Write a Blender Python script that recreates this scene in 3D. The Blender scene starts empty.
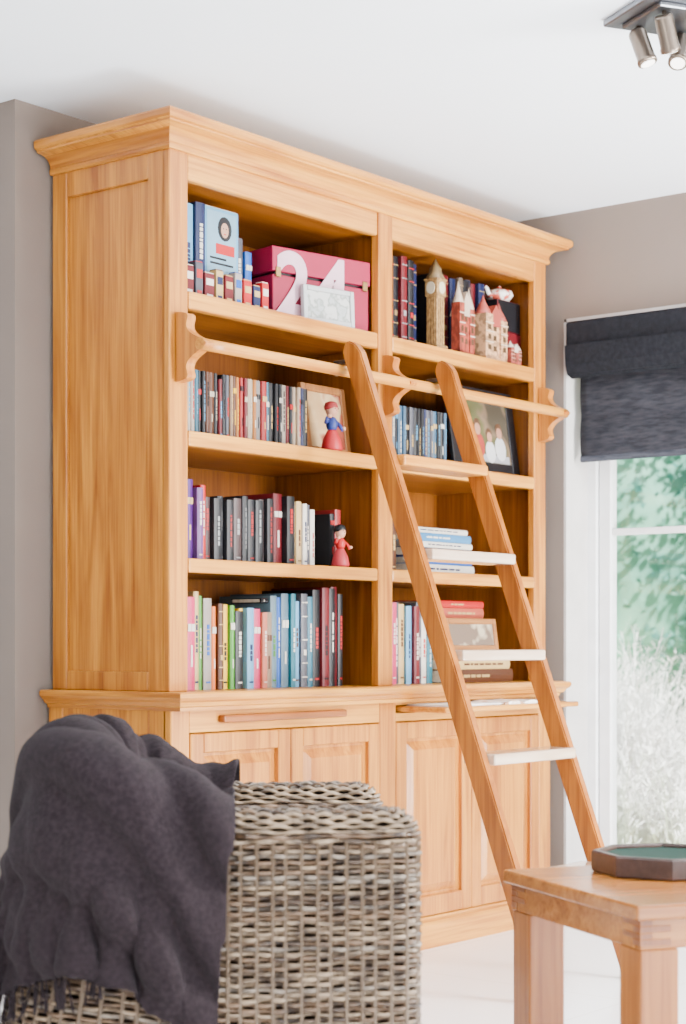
import bpy, bmesh, math, random
import numpy as np
from mathutils import Vector, Matrix, noise
random.seed(7)
scn = bpy.context.scene
COL = scn.collection

# ------------------------------------------------------------------ helpers
MATS = {}
def mat(name, col, rough=.5, metal=0., col2=None, nscale=8., stretch=(1,1,1), bump=0., bscale=None, sheen=0., emit=None, ramp=(.35,.65), detail=6., distort=0., spec=None):
    if name in MATS: return MATS[name]
    m = bpy.data.materials.new(name); m.use_nodes = True
    nt = m.node_tree; b = nt.nodes['Principled BSDF']
    b.inputs['Roughness'].default_value = rough
    b.inputs['Metallic'].default_value = metal
    if spec is not None: b.inputs['Specular IOR Level'].default_value = spec
    tc = nt.nodes.new('ShaderNodeTexCoord'); mp = nt.nodes.new('ShaderNodeMapping')
    mp.inputs['Scale'].default_value = stretch
    nz = nt.nodes.new('ShaderNodeTexNoise'); nz.inputs['Scale'].default_value = nscale
    nz.inputs['Detail'].default_value = detail; nz.inputs['Distortion'].default_value = distort
    rp = nt.nodes.new('ShaderNodeValToRGB')
    if col2 is None: col2 = tuple(min(1, c*.88) for c in col)
    rp.color_ramp.elements[0].position = ramp[0]; rp.color_ramp.elements[1].position = ramp[1]
    rp.color_ramp.elements[0].color = (*col2, 1); rp.color_ramp.elements[1].color = (*col, 1)
    nt.links.new(tc.outputs['Object'], mp.inputs['Vector']); nt.links.new(mp.outputs[0], nz.inputs['Vector'])
    nt.links.new(nz.outputs['Fac'], rp.inputs['Fac']); nt.links.new(rp.outputs['Color'], b.inputs['Base Color'])
    if bump:
        bp = nt.nodes.new('ShaderNodeBump'); bp.inputs['Strength'].default_value = bump
        bp.inputs['Distance'].default_value = .01
        if bscale:
            n2 = nt.nodes.new('ShaderNodeTexNoise'); n2.inputs['Scale'].default_value = bscale
            nt.links.new(tc.outputs['Object'], n2.inputs['Vector']); nt.links.new(n2.outputs['Fac'], bp.inputs['Height'])
        else: nt.links.new(nz.outputs['Fac'], bp.inputs['Height'])
        nt.links.new(bp.outputs[0], b.inputs['Normal'])
    if sheen: b.inputs['Sheen Weight'].default_value = sheen
    if emit:
        b.inputs['Emission Color'].default_value = (*emit[0], 1); b.inputs['Emission Strength'].default_value = emit[1]
    MATS[name] = m
    return m

def wood(name, c1, c2, axis, rough=.34, sc=2.2):
    if name in MATS: return MATS[name]
    s = [9., 9., 9.]; s['xyz'.index(axis)] = .6
    m = mat(name, c1, rough, col2=c2, nscale=sc, stretch=s, bump=.06, ramp=(.30,.66), detail=7, distort=1.1)
    nt=m.node_tree; b=nt.nodes['Principled BSDF']; link=[l for l in nt.links if l.to_socket==b.inputs['Base Color']][0]; src=link.from_socket
    tc=[n for n in nt.nodes if n.type=='TEX_COORD'][0]
    s2=[60.,60.,60.]; s2['xyz'.index(axis)]=1.6
    mp=nt.nodes.new('ShaderNodeMapping'); mp.inputs['Scale'].default_value=s2
    nz=nt.nodes.new('ShaderNodeTexNoise'); nz.inputs['Scale'].default_value=2.; nz.inputs['Detail'].default_value=5
    rp=nt.nodes.new('ShaderNodeValToRGB'); rp.color_ramp.elements[0].position=.34; rp.color_ramp.elements[0].color=(.66,.52,.40,1); rp.color_ramp.elements[1].position=.54; rp.color_ramp.elements[1].color=(1,1,1,1)
    mx=nt.nodes.new('ShaderNodeMix'); mx.data_type='RGBA'; mx.blend_type='MULTIPLY'; mx.inputs[0].default_value=.7
    nt.links.new(tc.outputs['Object'],mp.inputs['Vector']); nt.links.new(mp.outputs[0],nz.inputs['Vector']); nt.links.new(nz.outputs['Fac'],rp.inputs['Fac'])
    nt.links.new(src,mx.inputs[6]); nt.links.new(rp.outputs['Color'],mx.inputs[7]); nt.links.new(mx.outputs[2],b.inputs['Base Color'])
    return m

def box(bm, x0,x1,y0,y1,z0,z1, bev=.003, mi=0, seg=1, M=None):
    r = bmesh.ops.create_cube(bm, size=1.); vs = r['verts']
    for v in vs:
        v.co = Vector(((x0+x1)/2+v.co.x*(x1-x0), (y0+y1)/2+v.co.y*(y1-y0), (z0+z1)/2+v.co.z*(z1-z0)))
    fs = set(f for v in vs for f in v.link_faces)
    for f in fs: f.material_index = mi
    if bev:
        bev = min(bev, .45*min(abs(x1-x0),abs(y1-y0),abs(z1-z0)))
        es = set(e for v in vs for e in v.link_edges)
        rr = bmesh.ops.bevel(bm, geom=list(es), offset=bev, segments=seg, affect='EDGES', profile=.5)
        vs = rr['verts']
    if M is not None: bmesh.ops.transform(bm, matrix=M, verts=vs)
    return vs

def lathe(bm, prof, seg=16, M=None, mi=0, cap=True):
    rings=[]; allv=[]
    for r,z in prof:
        ring=[bm.verts.new((r*math.cos(2*math.pi*i/seg), r*math.sin(2*math.pi*i/seg), z)) for i in range(seg)]
        rings.append(ring); allv+=ring
    for a,b in zip(rings[:-1],rings[1:]):
        for i in range(seg):
            f=bm.faces.new((a[i],a[(i+1)%seg],b[(i+1)%seg],b[i])); f.material_index=mi; f.smooth=True
    if cap:
        f=bm.faces.new(list(reversed(rings[0]))); f.material_index=mi
        f=bm.faces.new(rings[-1]); f.material_index=mi
    if M is not None: bmesh.ops.transform(bm, matrix=M, verts=allv)
    return allv

def tube(bm, pts, rw, rh=None, n=6, mi=0, closed=False):
    rh = rh or rw
    N=len(pts); rings=[]
    for i in range(N):
        a=pts[(i-1)%N] if (closed or i>0) else pts[i]
        b=pts[(i+1)%N] if (closed or i<N-1) else pts[i]
        t=(b-a)
        if t.length<1e-9: t=Vector((1,0,0))
        t.normalize()
        up=Vector((0,0,1)) if abs(t.z)<.9 else Vector((1,0,0))
        s=t.cross(up).normalized(); u=s.cross(t).normalized()
        rings.append([bm.verts.new(pts[i]+s*rw*math.cos(2*math.pi*k/n)+u*rh*math.sin(2*math.pi*k/n)) for k in range(n)])
    rng = range(N) if closed else range(N-1)
    for i in rng:
        a=rings[i]; b=rings[(i+1)%N]
        for k in range(n):
            f=bm.faces.new((a[k],a[(k+1)%n],b[(k+1)%n],b[k])); f.material_index=mi; f.smooth=True
    if not closed:
        f=bm.faces.new(rings[0]); f.material_index=mi
        f=bm.faces.new(list(reversed(rings[-1]))); f.material_index=mi

def extrude_poly(bm, pts2, fn, mi=0):
    a=[bm.verts.new(fn(p,0)) for p in pts2]; b=[bm.verts.new(fn(p,1)) for p in pts2]
    n=len(a)
    for i in range(n):
        f=bm.faces.new((a[i],a[(i+1)%n],b[(i+1)%n],b[i])); f.material_index=mi
    f=bm.faces.new(list(reversed(a))); f.material_index=mi
    f=bm.faces.new(b); f.material_index=mi
    return a+b

def mk(name, bm, mats, parent=None, loc=None, rot=None, off=None, recalc=True):
    if off is not None: bmesh.ops.translate(bm, vec=-Vector(off), verts=bm.verts)
    if recalc: bmesh.ops.recalc_face_normals(bm, faces=bm.faces)
    me=bpy.data.meshes.new(name); bm.to_mesh(me); bm.free()
    if not isinstance(mats,(list,tuple)): mats=[mats]
    for m in mats: me.materials.append(m)
    o=bpy.data.objects.new(name, me); COL.objects.link(o)
    if parent is not None: o.parent=parent
    if loc is not None: o.location=loc
    if rot is not None: o.rotation_euler=rot
    return o

def empty(name, loc, rz=0.):
    e=bpy.data.objects.new(name,None); COL.objects.link(e); e.location=loc; e.rotation_euler=(0,0,rz); e.empty_display_size=.1
    return e

def top(o,label,cat,group=None,kind=None):
    o['label']=label; o['category']=cat
    if group: o['group']=group
    if kind: o['kind']=kind
    return o
def struct(o): o['kind']='structure'; return o
B=bmesh.new

# ------------------------------------------------------------------ materials
W1=(.54,.212,.020); W2=(.28,.080,.006)
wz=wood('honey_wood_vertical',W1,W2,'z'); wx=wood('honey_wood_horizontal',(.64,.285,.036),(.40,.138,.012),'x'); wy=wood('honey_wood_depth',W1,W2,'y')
wi=wood('shadowed_interior_wood',(.25,.080,.007),(.13,.034,.003),'z'); wix=wood('shadowed_interior_wood_horizontal',(.25,.080,.007),(.13,.034,.003),'x')  # darker copies of the honey wood, recess shade put into the colour
lz=wood('ladder_wood',(.36,.122,.013),(.19,.052,.005),'z',rough=.28); lx=mat('pale_glare_tread',(.56,.43,.33),.12,col2=(.40,.27,.17),nscale=3,stretch=(.7,9,9),spec=.9)  # tread colour paled to carry the glare on the tops
tw=wood('table_wood',(.42,.158,.030),(.25,.078,.012),'x',rough=.26)
wallm=mat('taupe_plaster',(.215,.170,.140),.9,col2=(.20,.157,.130),nscale=3,bump=.03,bscale=120)
ceilm=mat('white_ceiling_paint',(.86,.91,.97),.9,col2=(.84,.89,.95),nscale=2)
whitem=mat('white_lacquer',(.86,.87,.88),.35)
pages=mat('paper_pages',(.66,.58,.45),.9,col2=(.52,.44,.32),nscale=60,stretch=(1,1,1))

# ------------------------------------------------------------------ camera
cam=bpy.data.cameras.new('camera'); co=bpy.data.objects.new('camera',cam); COL.objects.link(co)
co.location=(-3.49,-3.385,.99); co.rotation_euler=(math.radians(90),0,math.radians(38.6-90))
cam.sensor_fit='VERTICAL'; cam.sensor_height=36; cam.sensor_width=36; cam.lens=36*1789/1024; cam.shift_y=133/1024
cam.clip_start=.05
cam.dof.use_dof=True; cam.dof.focus_distance=4.9; cam.dof.aperture_fstop=4.0
scn.camera=co

# ------------------------------------------------------------------ room shell
H=2.56
bm=B(); box(bm,-6,2.4,-6,3.2,-.1,0,0)
fm=bpy.data.materials.new('pale_floor_tile'); fm.use_nodes=True
nt=fm.node_tree; pb=nt.nodes['Principled BSDF']; pb.inputs['Roughness'].default_value=.22
tc=nt.nodes.new('ShaderNodeTexCoord'); bt=nt.nodes.new('ShaderNodeTexBrick'); bt.offset=0
bt.inputs['Color1'].default_value=(.95,.94,.94,1); bt.inputs['Color2'].default_value=(.94,.93,.93,1); bt.inputs['Mortar'].default_value=(.84,.82,.80,1)
bt.inputs['Scale'].default_value=1; bt.inputs['Mortar Size'].default_value=.003; bt.inputs['Brick Width'].default_value=.9; bt.inputs['Row Height'].default_value=.9
nt.links.new(tc.outputs['Object'],bt.inputs['Vector']); nt.links.new(bt.outputs['Color'],pb.inputs['Base Color'])
struct(mk('floor',bm,fm))
bm=B(); box(bm,-6,2.4,-6,3.2,H,H+.1,0); struct(mk('ceiling',bm,ceilm))
bm=B(); box(bm,-.06,2.4,.56,3.2,0,H,0); struct(mk('wall_back',bm,wallm))
bm=B(); box(bm,-6,-.06,3.2,3.3,0,H,0); struct(mk('wall_far',bm,wallm))
bm=B(); box(bm,2.10,2.40,.05,.56,0,H,0); box(bm,2.10,2.40,-1.95,.05,2.175,H,0); box(bm,2.10,2.40,-6,-1.95,0,H,0)
struct(mk('wall_right',bm,wallm))
bm=B(); box(bm,2.10,2.25,.038,.0499,0,2.163,.001); box(bm,2.10,2.25,-1.938,.038,2.163,2.1749,.001); box(bm,2.10,2.25,-1.9499,-1.938,0,2.163,.001)
struct(mk('trim_1',bm,mat('reveal_paint',(.55,.52,.50),.6)))
bm=B(); box(bm,2.085,2.0999,-6,-1.95,0.0,.09,.003); box(bm,2.085,2.0999,.05,.06,0,.09,.002)
struct(mk('baseboard_right',bm,whitem))
bm=B()
X0,X1=2.25,2.31
box(bm,X0,X1,0.0,.05,0.0,2.175,.004); box(bm,X0,X1,-1.95,-1.90,0,2.175,.004)
box(bm,X0,X1,-1.90,0,2.12,2.175,.004); box(bm,X0,X1,-1.90,0,0,.05,.004)
for (a,b) in ((-.95,0),(-1.90,-.95)):
    box(bm,X0+.01,X1-.005,b-.055,b-.002,.05,2.12,.005); box(bm,X0+.01,X1-.005,a+.002,a+.055,.05,2.12,.005)
    box(bm,X0+.01,X1-.005,a+.055,b-.055,.05,.17,.005); box(bm,X0+.01,X1-.005,a+.055,b-.055,2.05,2.12,.005)
    for z in (1.405,): box(bm,X0+.015,X1-.015,a+.055,b-.055,z-.012,z+.012,.003)
win=struct(mk('window_1',bm,whitem))
g=bpy.data.materials.new('window_glass'); g.use_nodes=True; nt=g.node_tree
for n in list(nt.nodes):
    if n.type!='OUTPUT_MATERIAL': nt.nodes.remove(n)
mx=nt.nodes.new('ShaderNodeMixShader'); tr=nt.nodes.new('ShaderNodeBsdfTransparent'); gl=nt.nodes.new('ShaderNodeBsdfGlossy'); gl.inputs['Roughness'].default_value=.02
mx.inputs[0].default_value=.03
nt.links.new(tr.outputs[0],mx.inputs[1]); nt.links.new(gl.outputs[0],mx.inputs[2]); nt.links.new(mx.outputs[0],nt.nodes['Material Output'].inputs[0])
bm=B(); box(bm,2.278,2.282,-1.85,-.05,.16,2.06,0); mk('window_glass',bm,g,parent=win)

# ------------------------------------------------------------------ bookcase
bc=empty('bookcase',(1.04,.3,0)); OFF=(1.04,.3,0)
top(bc,'tall honey-coloured pine bookcase with cupboards and cornice against the wall','bookcase')
XL,XR,YF,YB=.07,2.01,.07,.545
def P(name,bm,m,side=False):
    ms=[m,wy] if side else m
    o=mk(name,bm,ms,parent=bc,off=OFF)
    if side:
        for p in o.data.polygons:
            if abs(p.normal.x)>.5 and abs(p.normal.y)<.3: p.material_index=1
    return o
LZ=.86
for s_ in (0,1):
    bm=B()
    xa=(XL+.012,XL+.022) if s_==0 else (XR-.022,XR-.012)
    box(bm,xa[0],xa[1],YF+.03,YB,LZ,2.40,0)
    xs=(XL,XL+.014) if s_==0 else (XR-.014,XR)
    box(bm,xs[0],xs[1],YF+.02,YF+.085,LZ,2.375,.003); box(bm,xs[0],xs[1],YB-.06,YB,LZ,2.375,.003)
    box(bm,xs[0]+.0005,xs[1]-.0005,YF+.085,YB-.06,2.29,2.375,.003); box(bm,xs[0]+.0005,xs[1]-.0005,YF+.085,YB-.06,LZ,LZ+.055,.003)
    if s_==0: box(bm,XL,.145,YF,YF+.028,LZ,2.375,.003)
    else: box(bm,1.935,XR,YF,YF+.028,LZ,2.375,.003)
    P('side_panel',bm,wz)
bm=B(); box(bm,1.016,1.089,YF-.004,YF+.028,LZ,2.375,.003); P('centre_stile',bm,wz)
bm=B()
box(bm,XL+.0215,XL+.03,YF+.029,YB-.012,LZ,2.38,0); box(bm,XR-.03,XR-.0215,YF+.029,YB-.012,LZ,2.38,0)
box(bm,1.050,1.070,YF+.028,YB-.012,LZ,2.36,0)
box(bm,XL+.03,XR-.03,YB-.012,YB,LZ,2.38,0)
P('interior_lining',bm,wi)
for a,b in ((.145,1.016),(1.089,1.935)):
    bm=B(); box(bm,a,b,YF+.002,YF+.026,2.29,2.375,.003)
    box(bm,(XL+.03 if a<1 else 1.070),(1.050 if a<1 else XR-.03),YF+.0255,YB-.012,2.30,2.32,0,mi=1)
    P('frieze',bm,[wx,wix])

def molding(bm,xl,xr,yf,yb,prof):
    rings=[]
    for (px,py,sx,sy) in ((xl,yb,-1,0),(xl,yf,-1,-1),(xr,yf,1,-1),(xr,yb,1,0)):
        rings.append([bm.verts.new((px+sx*o,py+sy*o,z)) for o,z in prof])
    n=len(prof)
    for a,b in zip(rings[:-1],rings[1:]):
        for i in range(n): bm.faces.new((a[i],a[(i+1)%n],b[(i+1)%n],b[i]))
    bm.faces.new(rings[0]); bm.faces.new(list(reversed(rings[-1])))
bm=B()
prof=[(-.01,2.362),(.008,2.362),(.011,2.368),(.011,2.376),(.008,2.379)]
for k in range(7):
    a=k/6*math.pi/2; prof.append((.008+.045*(1-math.cos(a)),2.382+.034*math.sin(a)))
prof+=[(.060,2.418),(.060,2.423),(.068,2.426),(.071,2.432),(.071,2.446),(.066,2.452),(-.01,2.452)]
molding(bm,XL,XR,YF,YB,prof)
box(bm,XL-.005,XR+.005,YF-.005,YB,2.40,2.448,0)
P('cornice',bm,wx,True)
for zt,t in ((1.98,.05),(1.59,.043),(1.233,.04)):
    for (a,b,fa,fb) in ((XL+.031,1.049,.146,1.015),(1.071,XR-.031,1.09,1.934)):
        bm=B()
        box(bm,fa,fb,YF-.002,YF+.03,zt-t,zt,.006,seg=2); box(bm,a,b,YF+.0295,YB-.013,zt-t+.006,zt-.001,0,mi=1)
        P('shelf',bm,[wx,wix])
bm=B()
prof=[(-.02,.808),(.018,.808),(.020,.818),(.030,.822),(.036,.832),(.045,.838),(.050,.846),(.050,.855),(.045,.860),(-.02,.860)]
molding(bm,XL,XR-.02,YF-.04,YB,prof); box(bm,XL-.01,XR-.01,YF-.05,YB,.815,.8598,0)
P('ledge',bm,wx,True)
LF=.05; LX0,LX1=.055,2.01
bm=B()
box(bm,LX0+.012,LX0+.03,LF+.03,YB,.0,.81,0); box(bm,LX1-.03,LX1-.012,LF+.03,YB,0,.81,0)
for xs in ((LX0,LX0+.014),(LX1-.014,LX1)):
    box(bm,xs[0],xs[1],LF+.02,LF+.085,.08,.81,.003); box(bm,xs[0],xs[1],YB-.06,YB,.08,.81,.003)
    box(bm,xs[0],xs[1],LF+.085,YB-.06,.74,.81,.003); box(bm,xs[0],xs[1],LF+.085,YB-.06,.08,.16,.003)
box(bm,LX0,.13,LF,LF+.03,.08,.81,.003); box(bm,1.935,LX1,LF,LF+.03,.08,.81,.003); box(bm,1.00,1.085,LF,LF+.03,.08,.81,.003)
box(bm,LX0+.03,LX1-.03,YB-.012,YB,.05,.81,0)
P('lower_body',bm,wz)
for a,b in ((.13,1.0),(1.085,1.935)):
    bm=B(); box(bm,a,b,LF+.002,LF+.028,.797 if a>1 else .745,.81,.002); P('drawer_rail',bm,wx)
    if a>1:
        bm=B(); box(bm,a,b,LF+.002,LF+.028,.745,.772,.002); P('drawer_rail',bm,wx)
    bm=B(); box(bm,a,b,LF+.002,LF+.028,.08,.10,.002); box(bm,a,b,LF+.0275,YB-.012,.08,.095,0); P('bottom_board',bm,wx)
bm=B(); molding(bm,LX0,LX1,LF,YB,[(-.02,.0),(.018,.0),(.018,.075),(.012,.085),(.004,.09),(-.02,.09)]); P('plinth',bm,wx,True)
def door(x0,x1):
    z0,z1=.103,.742
    bm=B(); s=.055
    box(bm,x0,x0+s,LF-.002,LF+.02,z0,z1,.003); box(bm,x1-s,x1,LF-.002,LF+.02,z0,z1,.003)
    box(bm,x0+s,x1-s,LF-.001,LF+.02,z0,z0+s+.01,.003); box(bm,x0+s,x1-s,LF-.001,LF+.02,z1-s,z1,.003)
    d=P('door',bm,wz)
    bm=B()
    box(bm,x0+s-.005,x1-s+.005,LF+.014,LF+.018,z0+s,z1-s+.005,0)
    vs=box(bm,x0+s+.008,x1-s-.008,LF+.001,LF+.015,z0+s+.018,z1-s-.008,0)
    for v in vs:
        if v.co.y<LF+.005:
            v.co.x += .03 if v.co.x<(x0+x1)/2 else -.03
            v.co.z += .03 if v.co.z<.4 else -.03
    mk('door_panel',bm,wz,parent=d,off=OFF)
for a,b in ((.132,.563),(.567,.998),(1.087,1.508),(1.512,1.933)): door(a,b)
bm=B(); box(bm,.25,.81,LF-.022,LF+.02,.770,.792,.006,seg=2); P('pull_out_board',bm,wood('pull_wood',(.30,.09,.014),(.18,.05,.007),'x'))
bm=B(); box(bm,1.11,1.91,-.13,.35,.776,.793,.004); P('pull_out_board',bm,wx)
def bracket(x):
    bm=B(); pts=[(0,-.097)]
    N=44
    for i in range(N+1):
        z=-.095+.19*i/N
        e=math.sqrt(max(0,1-(z/.0955)**2))
        o=.062*e**.6+.016*math.cos(2*math.pi*z/.105)*min(1,e*1.6)+.034*math.exp(-(z/.021)**2)
        pts.append((max(o,.008),z))
    pts.append((0,.097))
    extrude_poly(bm,pts,lambda p,s:Vector((x-.016+.032*s,YF-.0045-p[0],1.815+p[1])))
    P('rail_bracket',bm,wood('bracket_wood',(.52,.195,.022),(.34,.10,.010),'z'))
for x in (.108,1.052,1.972): bracket(x)
bm=B(); tube(bm,[Vector((.09+i*1.90/20,-.025,1.815)) for i in range(21)],.017,n=16); P('ladder_rail',bm,wx)

# ------------------------------------------------------------------ ladder
ld=empty('library_ladder',(.949,-.42,0)); top(ld,'wooden library ladder leaning on the bookcase rail','ladder')
LO=(.949,-.42,0)
k=.366; ang=math.atan(k)
def ly(z): return -.078-k*(1.858-z)
for x in (.709,1.182):
    bm=B()
    L=1.90/math.cos(ang)
    hw=.032
    pts=[(0,-hw),(L-.05,-hw),(L-.02,-hw+.012),(L,0.0),(L-.01,hw-.01),(L-.03,hw),(0,hw)]
    def fn(p,s,x=x):
        a,dp=p; zc=a*math.cos(ang)+0; yc=ly(0)+k*zc
        return Vector((x-.016+.032*s, yc+dp*math.cos(ang), max(0.0,zc-dp*math.sin(ang))))
    extrude_poly(bm,pts,fn)
    bmesh.ops.recalc_face_normals(bm,faces=bm.faces)
    bmesh.ops.bevel(bm,geom=[e for e in bm.edges],offset=.004,segments=2,affect='EDGES')
    mk('ladder_side_rail',bm,lz,parent=ld,off=LO)
    bm=B(); box(bm,x-.010,x+.010,ly(1.815)+.03,-.005,1.833,1.845,.002); box(bm,x-.010,x+.010,-.010,-.003,1.80,1.845,.002)
    mk('hook',bm,mat('dark_iron',(.08,.07,.06),.4,metal=.8),parent=ld,off=LO)
for i,z in enumerate((1.535,1.255,.960,.665,.325)):
    bm=B(); y=ly(z); box(bm,.7255,1.1655,y-.055,y+.055,z-.016,z+.016,.006,seg=3)
    mk('ladder_tread',bm,wx if i==0 else lx,parent=ld,off=LO)

# ------------------------------------------------------------------ books
def bcol(c): 
    n='cover_%d_%d_%d'%tuple(int(v*255) for v in c)
    return mat(n,c,.45,nscale=14,spec=.3)
def book(x,w,y,z,h,d,c,lab=None,tilt=0.,grp='books',label='hardback book on a bookcase shelf',style=0,flat=False,cat='book'):
    bm=B(); t=min(.0025,w*.15)
    box(bm,-w/2,-w/2+t,.001,d,0,h,.0006); box(bm,w/2-t,w/2,.001,d,0,h,.0006)
    pts=[(-w/2,.003),(-w/2+.0005,0),(-w/4,-.0025),(0,-.0035),(w/4,-.0025),(w/2-.0005,0),(w/2,.003)]
    extrude_poly(bm,pts,lambda p,s:Vector((p[0],p[1],h*s)))
    box(bm,-w/2+t,w/2-t,.003,d-.004,.003,h-.004,0,mi=1)
    if lab is not None:
        e=-.0042
        if style==0:
            q=random.uniform(.3,.5); q1=q+random.uniform(.2,.35)
            while q<q1:
                l=random.uniform(.008,.022)/h*.8; box(bm,-w*.15,w*.15,e,0,h*q,h*(q+l),0,mi=2); q+=l+.012
            box(bm,-w*.25,w*.25,e,0,h*.07,h*.09,0,mi=2)
        elif style==1:
            q=random.uniform(.6,.8); box(bm,-w*.42,w*.42,e+.0008,0,h*q,h*(q+.08),0,mi=2); box(bm,-w*.10,w*.10,e,0,h*.25,h*random.uniform(.35,.5),0,mi=2)
        elif style==2:
            for q in (.1,.25,.5,.75,.9): box(bm,-w*.4,w*.4,e+.0008,0,h*q,h*(q+.012),0,mi=2)
            box(bm,-w*.2,w*.2,e,0,h*.34,h*.40,0,mi=2)
        else:
            q=random.uniform(.15,.35); q1=random.uniform(.55,.85)
            while q<q1:
                l=random.uniform(.03,.12); box(bm,-w*.10,w*.10,e,0,h*q,h*(q+l),0,mi=2); q+=l+.02
    o=mk('book' if cat=='book' else 'disc_case',bm,[bcol(c),pages,bcol(lab or c)])
    if flat:
        o.rotation_euler=(0,math.radians(90),math.radians(tilt)); o.location=(x,y,z+w/2)
    else:
        o.location=(x+w/2,y,z); o.rotation_euler=(0,math.radians(tilt),0)
        if tilt: o.location.z=z+abs(math.sin(math.radians(tilt)))*w/2
    top(o,label,cat,grp); return o
def row(x,y,z,items,grp,dd=.2,gap=.0012,label=None,cat='book'):
    for it in items:
        w,h,c,lab,st,nm=it
        book(x,w,y+random.uniform(-.008,.014),z+.0003,h+random.uniform(-.012,.004),dd,c,lab,grp=grp,style=st,label=label or (nm+' standing upright on a shelf'),cat=cat); x+=w+gap
    return x
S1,S2,S3,S4=1.9795,1.5895,1.2325,.8603
WH=(.55,.50,.43); RED=(.38,.008,.010); NAVY=(.008,.013,.055); BLK=(.006,.006,.008); TEAL=(.008,.11,.15); BLU=(.010,.075,.32); CRE=(.44,.29,.11); YEL=(.64,.36,.004); PINK=(.46,.022,.09); GRN=(.05,.20,.02); PUR=(.06,.010,.12); GRY=(.065,.065,.080); ORA=(.56,.11,.006); LBL=(.09,.25,.40); BRN=(.07,.022,.008); WINE=(.11,.005,.009)

# shelf 1 left
row(.172,.15,S1,[(.035,.285,TEAL,WH,1,'teal hardback book'),(.045,.28,LBL,NAVY,0,'pale blue hardback book'),(.04,.29,NAVY,WH,0,'navy hardback book')],'tall books on the top shelf')
bm=B(); box(bm,0,.15,0,.028,0,.285,.002); box(bm,.003,.148,.002,.026,.003,.286,0,mi=1)
box(bm,.012,.138,-.0012,0,.03,.275,0,mi=2)
box(bm,.050,.13,-.0018,0,.152,.182,0,mi=3)
extrude_poly(bm,[(.088+.030*math.cos(a/16*2*math.pi),.228+.036*math.sin(a/16*2*math.pi)) for a in range(16)],lambda p,s:Vector((p[0],-.0018+.002*s,p[1])),mi=4)
extrude_poly(bm,[(.088+.016*math.cos(a/16*2*math.pi),.224+.022*math.sin(a/16*2*math.pi)) for a in range(16)],lambda p,s:Vector((p[0],-.0022+.002*s,p[1])),mi=5)
for q in (-.006,.006): box(bm,.088+q-.002,.088+q+.002,-.0026,-.002,.227,.230,0,mi=4)
box(bm,.083,.093,-.0026,-.002,.211,.214,0,mi=3)
for q,wd in ((.135,.07),(.12,.1)): box(bm,.025,.025+wd,-.0018,0,q,q+.006,0,mi=4)
o=mk('book',bm,[bcol(LBL),pages,bcol((.16,.29,.38)),bcol(RED),bcol(BLK),bcol((.42,.23,.15))],loc=(.303,.158,S1+.0003)); top(o,'large pale blue book facing out with a portrait and red strip','book','tall books on the top shelf')
row(.458,.20,S1,[(.035,.25,NAVY,RED,2,'navy hardback book'),(.035,.24,GRY,WH,0,'grey hardback book'),(.03,.2,BLU,WH,1,'blue paperback book')],'tall books on the top shelf',dd=.18)
xx=.178
for i,(w,h,c,l) in enumerate([(.035,.085,WINE,WH),(.03,.10,GRY,RED),(.04,.075,WINE,WH),(.03,.09,CRE,NAVY),(.035,.08,WINE,CRE),(.03,.095,(.28,.23,.2),BLU),(.035,.08,RED,CRE),(.03,.07,NAVY,CRE),(.03,.085,RED,WH)]):
    bm=B(); box(bm,-w/2,w/2,0,.03,0,h,.0015); box(bm,-w*.38,w*.38,-.001,0,h*.55,h*.8,0,mi=1); box(bm,-w*.3,w*.3,-.001,0,h*.12,h*.2,0,mi=1)
    box(bm,-w*.47,w*.47,.002,.028,h,h+.004,.001,mi=1)
    o=mk('small_box',bm,[bcol(c),bcol(l)],loc=(xx+w/2,.112,S1+.0003)); top(o,'small coloured collectable box standing before tall books','box','small boxes on the top shelf'); xx+=w+.008
rb=empty('storage_box',(.838,.221,S1+.0003),math.radians(-11)); top(rb,'crimson storage box with white digits on its front','box')
bm=B(); box(bm,-.200,.188,-.087,.080,0,.140,.004,seg=2); mk('box_body',bm,mat('magenta_card',(.24,.004,.032),.5,spec=.3),parent=rb)
bm=B(); box(bm,-.204,.192,-.091,.084,.149,.225,.004,seg=2); box(bm,-.185,.175,-.075,.07,.13,.16,0,mi=1); mk('lid',bm,[mat('magenta_lid',(.28,.005,.040),.5,spec=.3),bcol(BLK)],parent=rb)
def text(body,size,parent,loc,rot,m,name='lettering',ext=.0008,al='CENTER'):
    cu=bpy.data.curves.new(name,'FONT'); cu.body=body; cu.size=size; cu.extrude=ext; cu.align_x=al; cu.offset=size*.03; cu.space_character=1.15
    t=bpy.data.objects.new('tmp',cu); COL.objects.link(t); bpy.context.view_layer.update()
    me=bpy.data.meshes.new_from_object(t.evaluated_get(bpy.context.evaluated_depsgraph_get())); me.materials.clear(); me.materials.append(m)
    bpy.data.objects.remove(t); o=bpy.data.objects.new(name,me); COL.objects.link(o); o.parent=parent; o.location=loc; o.rotation_euler=rot; return o
text('24',.27,rb,(-.045,-.0922,.022),(math.radians(90),0,0),bcol((.56,.36,.42)))
for a,b in ((.158,.178),(-.192,-.172)):
    bm=B(); box(bm,a,b,-.095,-.090,.13,.162,.002); mk('clasp',bm,mat('brass',(.3,.18,.07),.35,metal=1.),parent=rb)

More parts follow.
